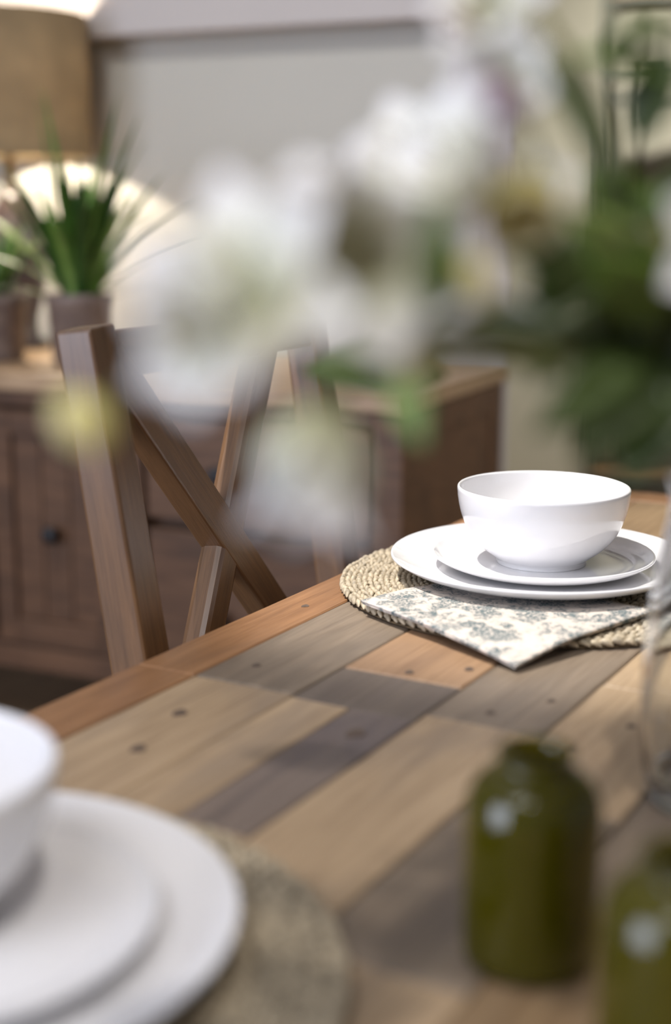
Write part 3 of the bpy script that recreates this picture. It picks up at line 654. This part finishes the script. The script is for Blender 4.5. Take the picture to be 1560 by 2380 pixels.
def bloom(parent, pos, axis, L, w, open_, curl, n=6, mat=None, roll=0.0, cup=0.35, stamens=True):
    """a part of the flower stem: green receptacle, petals and anthers as its sub-parts"""
    mat = mat or PM_WHITE; L *= FS; w *= FS * 1.25
    b = link('bloom', lathe_me('bloom', [(0, -0.006), (0.0022, -0.005), (0.0034, -0.001), (0.0030, 0.003), (0, 0.0045)], 12), M_STEM, parent, pos, aim(axis, roll))
    pm = [petal_me(L, w, open_, curl, cup), petal_me(L * 0.94, w * 1.18, open_ * 0.86, curl * 0.9, cup)]
    for m_ in pm: m_.materials.append(mat)
    for k in range(n):
        solid(link('petal', pm[k % 2], None, b, rot=(0, 0, 2 * PI * k / n + random.uniform(-0.08, 0.08))))
    if stamens:
        for k in range(5):
            a = 2 * PI * k / 5 + 0.4; d = Vector((math.cos(a) * 0.35, math.sin(a) * 0.35, 1)).normalized()
            tip = d * L * 0.55
            pts = [Vector((0, 0, 0.002)), d * L * 0.3, tip]
            link('stamen', tube_me('stamen', pts + [tip + d * 0.001, tip + d * 0.004, tip + d * 0.005], [0.0004, 0.0004, 0.0004, 0.0010, 0.0010, 0.0003], 6), M_ANTH, b)
    return b
def bud(parent, base, tip, r, mat):
    base = Vector(base); tip = Vector(tip); L = (tip - base).length; r *= FS
    prof = [(0, 0), (r * 0.45, L * 0.05), (r * 0.9, L * 0.3), (r, L * 0.5), (r * 0.75, L * 0.78), (r * 0.3, L * 0.95), (0, L)]
    pr_ = [(max(0, p.x), p.y) for p in spline(prof, 4)]
    me = lathe_me('bud', pr_, 14)
    uv = me.uv_layers.new(name='UVMap')
    for poly in me.polygons:
        for li in poly.loop_indices:
            uv.data[li].uv = (max(0.0, min(1.0, me.vertices[me.loops[li].vertex_index].co.z / L)), 0.5)
    return link('bud', me, mat, parent, base, aim(tip - base))
def leaf(parent, base, tip, w, mat, arch=0.12, roll=0.0):
    """pointed leaf from base to tip, folded along the midrib and arched"""
    w *= FS; base = Vector(base); tip = Vector(tip); ax = tip - base; L = ax.length; n = 10; vs, fs = [], []
    for i in range(n + 1):
        t = i / n; ww = w * 0.5 * (math.sin(PI * t ** 0.8) ** 0.9 if 0 < i < n else 0.02) + 0.0003
        zz = arch * L * 4 * t * (1 - t)
        for k in (-2, -1, 0, 1, 2): vs.append((t * L, k / 2 * ww, zz + 0.22 * ww * abs(k) / 2))
    for i in range(n):
        for k in range(4): a = i * 5 + k; fs.append((a, a + 1, a + 6, a + 5))
    me = bpy.data.meshes.new('leaf'); me.from_pydata(vs, [], fs); me.update(); smooth(me)
    x = ax.normalized(); nn = -FW + UP * 0.35; nn = (nn - x * nn.dot(x)).normalized()
    nn = Matrix.Rotation(roll, 3, x) @ nn
    R = Matrix((x, nn.cross(x), nn)).transposed()
    return solid(link('leaf', me, mat, parent, base, R.to_euler()), 0.0006)
FS = 0.80                                             # the spray leans well towards the viewer
def fview(px, py, d): return view(px, py, d * FS)
VM = VP + Vector((0, 0, 0.19))
def stem_thing(name, label, cat, foot_off, group='flower stems in the glass vase'):
    return tag(empty(name, VP + Vector((foot_off[0], foot_off[1], 0.016))), label, cat, group)
def run(parent, pts, r0=0.0024, r1=0.0014, mat=None, name='stem'):
    P = spline([Vector(p) - parent.location for p in pts], 6); n = len(P)
    return link(name, tube_me(name, P, [r0 + (r1 - r0) * i / (n - 1) for i in range(n)], 8), mat or M_STEM, parent)
def loc(parent, v): return Vector(v) - parent.location
TOCAM = -FW
def sdir(dx, dy, dz):                                  # direction: dx right, dy up as seen from the chair side, dz towards the viewer
    return (RT * dx + UP * dy - FW * dz).normalized()

# --- stem 1: the big white bloom over the chair, with small hanging bud
s1 = stem_thing('flower_stem', 'stem with the large white bloom overlapping the top of the chair back', 'flower', (0.01, 0.012))
H1 = fview(1330, 800, 0.60)
run(s1, [s1.location, VM + Vector((-0.012, 0.012, 0)), H1, fview(960, 760, 0.51), fview(640, 735, 0.462)])
bloom(s1, loc(s1, fview(600, 720, 0.455)), sdir(-0.35, 0.25, 0.85), 0.046, 0.0115, 0.95, 0.55, 6, roll=0.35)
bloom(s1, loc(s1, fview(530, 760, 0.440)), sdir(-0.6, -0.25, 0.6), 0.033, 0.0105, 0.75, 0.5, 6, roll=0.1)
bloom(s1, loc(s1, fview(745, 610, 0.470)), sdir(-0.25, 0.85, 0.3), 0.044, 0.0100, 0.55, 0.5, 6, roll=0.0)
run(s1, [fview(640, 735, 0.462), fview(500, 800, 0.455), fview(455, 770, 0.443)], 0.0012, 0.001, None, 'pedicel')
run(s1, [fview(640, 735, 0.462), fview(690, 660, 0.468), fview(745, 620, 0.47)], 0.0012, 0.001, None, 'pedicel')
run(s1, [fview(500, 800, 0.455), fview(330, 870, 0.475), fview(235, 945, 0.485)], 0.0006, 0.0004, None, 'pedicel')
bud(s1, loc(s1, fview(232, 940, 0.485)), loc(s1, fview(150, 1020, 0.49)), 0.0115, petal_mat('pale_yellow_petal', srgb(220, 212, 140), srgb(236, 226, 164), srgb(242, 236, 196)))

# --- stem 2: middle white bloom with a dark eye
s2 = stem_thing('flower_stem', 'stem with the white bloom that has a dark eye in the middle', 'flower', (-0.008, 0.016))
run(s2, [s2.location, VM + Vector((-0.016, 0.018, 0)), fview(1360, 780, 0.62), fview(1080, 690, 0.54), fview(880, 640, 0.49)])
bloom(s2, loc(s2, fview(862, 632, 0.485)), sdir(-0.1, -0.05, 0.95), 0.037, 0.0120, 1.2, 0.3, 6, roll=0.2)
bloom(s2, loc(s2, fview(985, 405, 0.600)), sdir(-0.5, 0.4, 0.75), 0.036, 0.0105, 0.75, 0.55, 6, roll=0.5)
run(s2, [fview(1080, 690, 0.54), fview(1010, 560, 0.58), fview(988, 415, 0.602)], 0.0012, 0.001, None, 'pedicel')
bud(s2, loc(s2, fview(1075, 600, 0.50)), loc(s2, fview(1130, 720, 0.495)), 0.0075, PM_YEL)
bud(s2, loc(s2, fview(985, 780, 0.50)), loc(s2, fview(955, 905, 0.49)), 0.0072, PM_YEL)
leaf(s2, loc(s2, fview(1010, 740, 0.475)), loc(s2, fview(1010, 450, 0.465)), 0.0165, LEAFM['mid'], 0.05, 0.3)

# --- stem 3: upper bloom with yellow petals
s3 = stem_thing('flower_stem', 'stem with white and yellow bloom facing left below the purple buds', 'flower', (0.018, 0.004))
run(s3, [s3.location, VM + Vector((0.006, 0.02, 0)), fview(1400, 760, 0.62), fview(1290, 560, 0.56), fview(1170, 460, 0.52)])
bloom(s3, loc(s3, fview(1130, 455, 0.515)), sdir(-0.75, 0.35, 0.4), 0.046, 0.0120, 0.75, 0.5, 6, roll=0.3)
bloom(s3, loc(s3, fview(1190, 430, 0.520)), sdir(0.1, -0.75, 0.55), 0.027, 0.0110, 0.45, 0.3, 5, PM_YEL, roll=0.2, stamens=False)
run(s3, [fview(1290, 560, 0.56), fview(1180, 380, 0.54), fview(1100, 300, 0.54)], 0.0016, 0.0012, M_PURPST, 'pedicel')
bud(s3, loc(s3, fview(1150, 320, 0.54)), loc(s3, fview(1030, 300, 0.53)), 0.0052, plain('purple_brown_bud', srgb(92, 78, 66), rough=0.6))
bud(s3, loc(s3, fview(1230, 290, 0.55)), loc(s3, fview(1110, 170, 0.54)), 0.0060, PM_MAUVE)
run(s3, [fview(1290, 560, 0.56), fview(1260, 400, 0.55), fview(1228, 288, 0.55)], 0.0012, 0.001, None, 'pedicel')

# --- stem 4: the hanging bell
s4 = stem_thing('flower_stem', 'stem with the white bloom hanging down in front of the chair', 'flower', (-0.015, -0.004))
run(s4, [s4.location, VM + Vector((-0.026, 0.006, 0)), fview(1330, 880, 0.60), fview(1020, 850, 0.52), fview(830, 865, 0.49), fview(765, 935, 0.485)])
bloom(s4, loc(s4, fview(752, 950, 0.485)), sdir(-0.15, -0.95, 0.15), 0.052, 0.0135, 0.36, 0.22, 6, roll=0.5, cup=0.45)
leaf(s4, loc(s4, fview(1040, 880, 0.86)), loc(s4, fview(700, 864, 0.86)), 0.0460, LEAFM['dark'], 0.04, 0.3)
leaf(s4, loc(s4, fview(945, 850, 0.57)), loc(s4, fview(985, 1040, 0.55)), 0.0170, LEAFM['yel'], 0.06, 0.6)
leaf(s4, loc(s4, fview(1330, 770, 0.55)), loc(s4, fview(820, 745, 0.475)), 0.0150, LEAFM['grey'], 0.05, 0.3)
leaf(s4, loc(s4, fview(1330, 830, 0.55)), loc(s4, fview(900, 815, 0.48)), 0.0190, LEAFM['olive'], 0.05, 0.3)

# --- stem 5: top stem leaning out of the picture with mauve buds
s5 = stem_thing('flower_stem', 'tall stem with white bloom and dark red bud at the top', 'flower', (0.004, -0.016))
run(s5, [s5.location, VM + Vector((0.0, -0.01, 0)), fview(1470, 700, 0.66), fview(1410, 420, 0.60), fview(1270, 190, 0.58), fview(1160, 60, 0.57)], 0.003, 0.002)
bloom(s5, loc(s5, fview(1150, 55, 0.565)), sdir(-0.35, 0.3, 0.8), 0.030, 0.0090, 0.85, 0.4, 6, roll=0.6)
bloom(s5, loc(s5, fview(1190, 210, 0.560)), sdir(-0.4, 0.1, 0.8), 0.026, 0.0085, 0.8, 0.4, 6, roll=0.1, mat=PM_WHITE)
bud(s5, loc(s5, fview(1110, 95, 0.56)), loc(s5, fview(1015, 45, 0.56)), 0.0058, plain('dark_red_bud', srgb(96, 52, 56), rough=0.6))
leaf(s5, loc(s5, fview(1440, 450, 0.60)), loc(s5, fview(1185, 40, 0.58)), 0.013, LEAFM['grey'], 0.04, 0.4)
leaf(s5, loc(s5, fview(1440, 420, 0.62)), loc(s5, fview(1255, 20, 0.60)), 0.010, LEAFM['olive'], 0.04, 0.3)
leaf(s5, loc(s5, fview(1600, 190, 0.62)), loc(s5, fview(1330, 130, 0.60)), 0.018, LEAFM['mid'], 0.05, 0.3)
leaf(s5, loc(s5, fview(1600, 60, 0.62)), loc(s5, fview(1400, 110, 0.60)), 0.018, LEAFM['dark'], 0.05, 0.3)

# --- stem 6: leafy mass on the right and bloom cut off by the frame
s6 = stem_thing('flower_stem', 'dark leafy stem with white bloom cut off by the right edge', 'flower', (0.016, -0.014))
run(s6, [s6.location, VM + Vector((0.012, -0.018, 0)), fview(1560, 900, 0.66), fview(1560, 650, 0.60), fview(1600, 540, 0.56)], 0.003, 0.002)
bloom(s6, loc(s6, fview(1760, 560, 0.545)), sdir(-0.45, 0.05, 0.8), 0.040, 0.0120, 0.9, 0.4, 6, roll=0.2)
bloom(s6, loc(s6, fview(1260, 470, 0.570)), sdir(-0.3, 0.2, 0.9), 0.019, 0.0080, 0.7, 0.4, 5, roll=0.2, stamens=False)
bloom(s6, loc(s6, fview(1175, 735, 0.560)), sdir(-0.1, -0.3, 0.9), 0.013, 0.0070, 0.7, 0.4, 5, roll=0.2, stamens=False)
run(s6, [fview(1560, 650, 0.60), fview(1400, 520, 0.58), fview(1268, 474, 0.572)], 0.0014, 0.001, None, 'pedicel')
run(s6, [fview(1560, 900, 0.66), fview(1380, 790, 0.60), fview(1185, 738, 0.563)], 0.0014, 0.001, None, 'pedicel')
LV = [((1420, 600, .60), (1170, 800, .57), .026, 'dark'), ((1470, 700, .60), (1190, 590, .57), .028, 'dark'), ((1530, 800, .62), (1240, 1010, .58), .030, 'dark'), ((1560, 850, .62), (1330, 1060, .59), .034, 'dark'),
      ((1590, 880, .62), (1450, 1120, .60), .034, 'dark'), ((1500, 620, .60), (1310, 500, .58), .022, 'yel'), ((1560, 720, .60), (1360, 590, .58), .028, 'mid'),
      ((1480, 330, .62), (1570, 90, .61), .022, 'dark'), ((1620, 620, .64), (1400, 480, .62), .030, 'dark'), ((1520, 900, .64), (1300, 880, .60), .032, 'dark'), ((1480, 780, .62), (1200, 700, .60), .024, 'grey'),
      ((1600, 780, .64), (1370, 760, .60), .034, 'dark'), ((1620, 980, .64), (1390, 960, .61), .034, 'dark'), ((1450, 560, .62), (1290, 680, .60), .024, 'mid'),
      ((1560, 560, .66), (1430, 820, .64), .036, 'dark'), ((1600, 640, .66), (1480, 1000, .64), .036, 'dark'), ((1400, 740, .63), (1240, 900, .61), .028, 'dark'),
      ((1460, 860, .63), (1260, 820, .60), .026, 'olive'), ((1340, 650, .61), (1230, 480, .59), .020, 'grey')]
for k in range(26):
    bx, by = random.uniform(1400, 1640), random.uniform(470, 980); an = random.uniform(0, 2 * PI); ll = random.uniform(140, 260); dd = random.uniform(0.60, 0.70)
    LV.append(((bx, by, dd), (bx + ll * math.cos(an), by + ll * math.sin(an), dd - 0.02), random.uniform(0.022, 0.034), random.choice(('dark', 'dark', 'mid', 'dark', 'olive'))))
for a, b, w, c in LV:
    leaf(s6, loc(s6, fview(*a)), loc(s6, fview(*b)), w, LEAFM[c], random.uniform(0.02, 0.10), random.uniform(-0.8, 0.8))
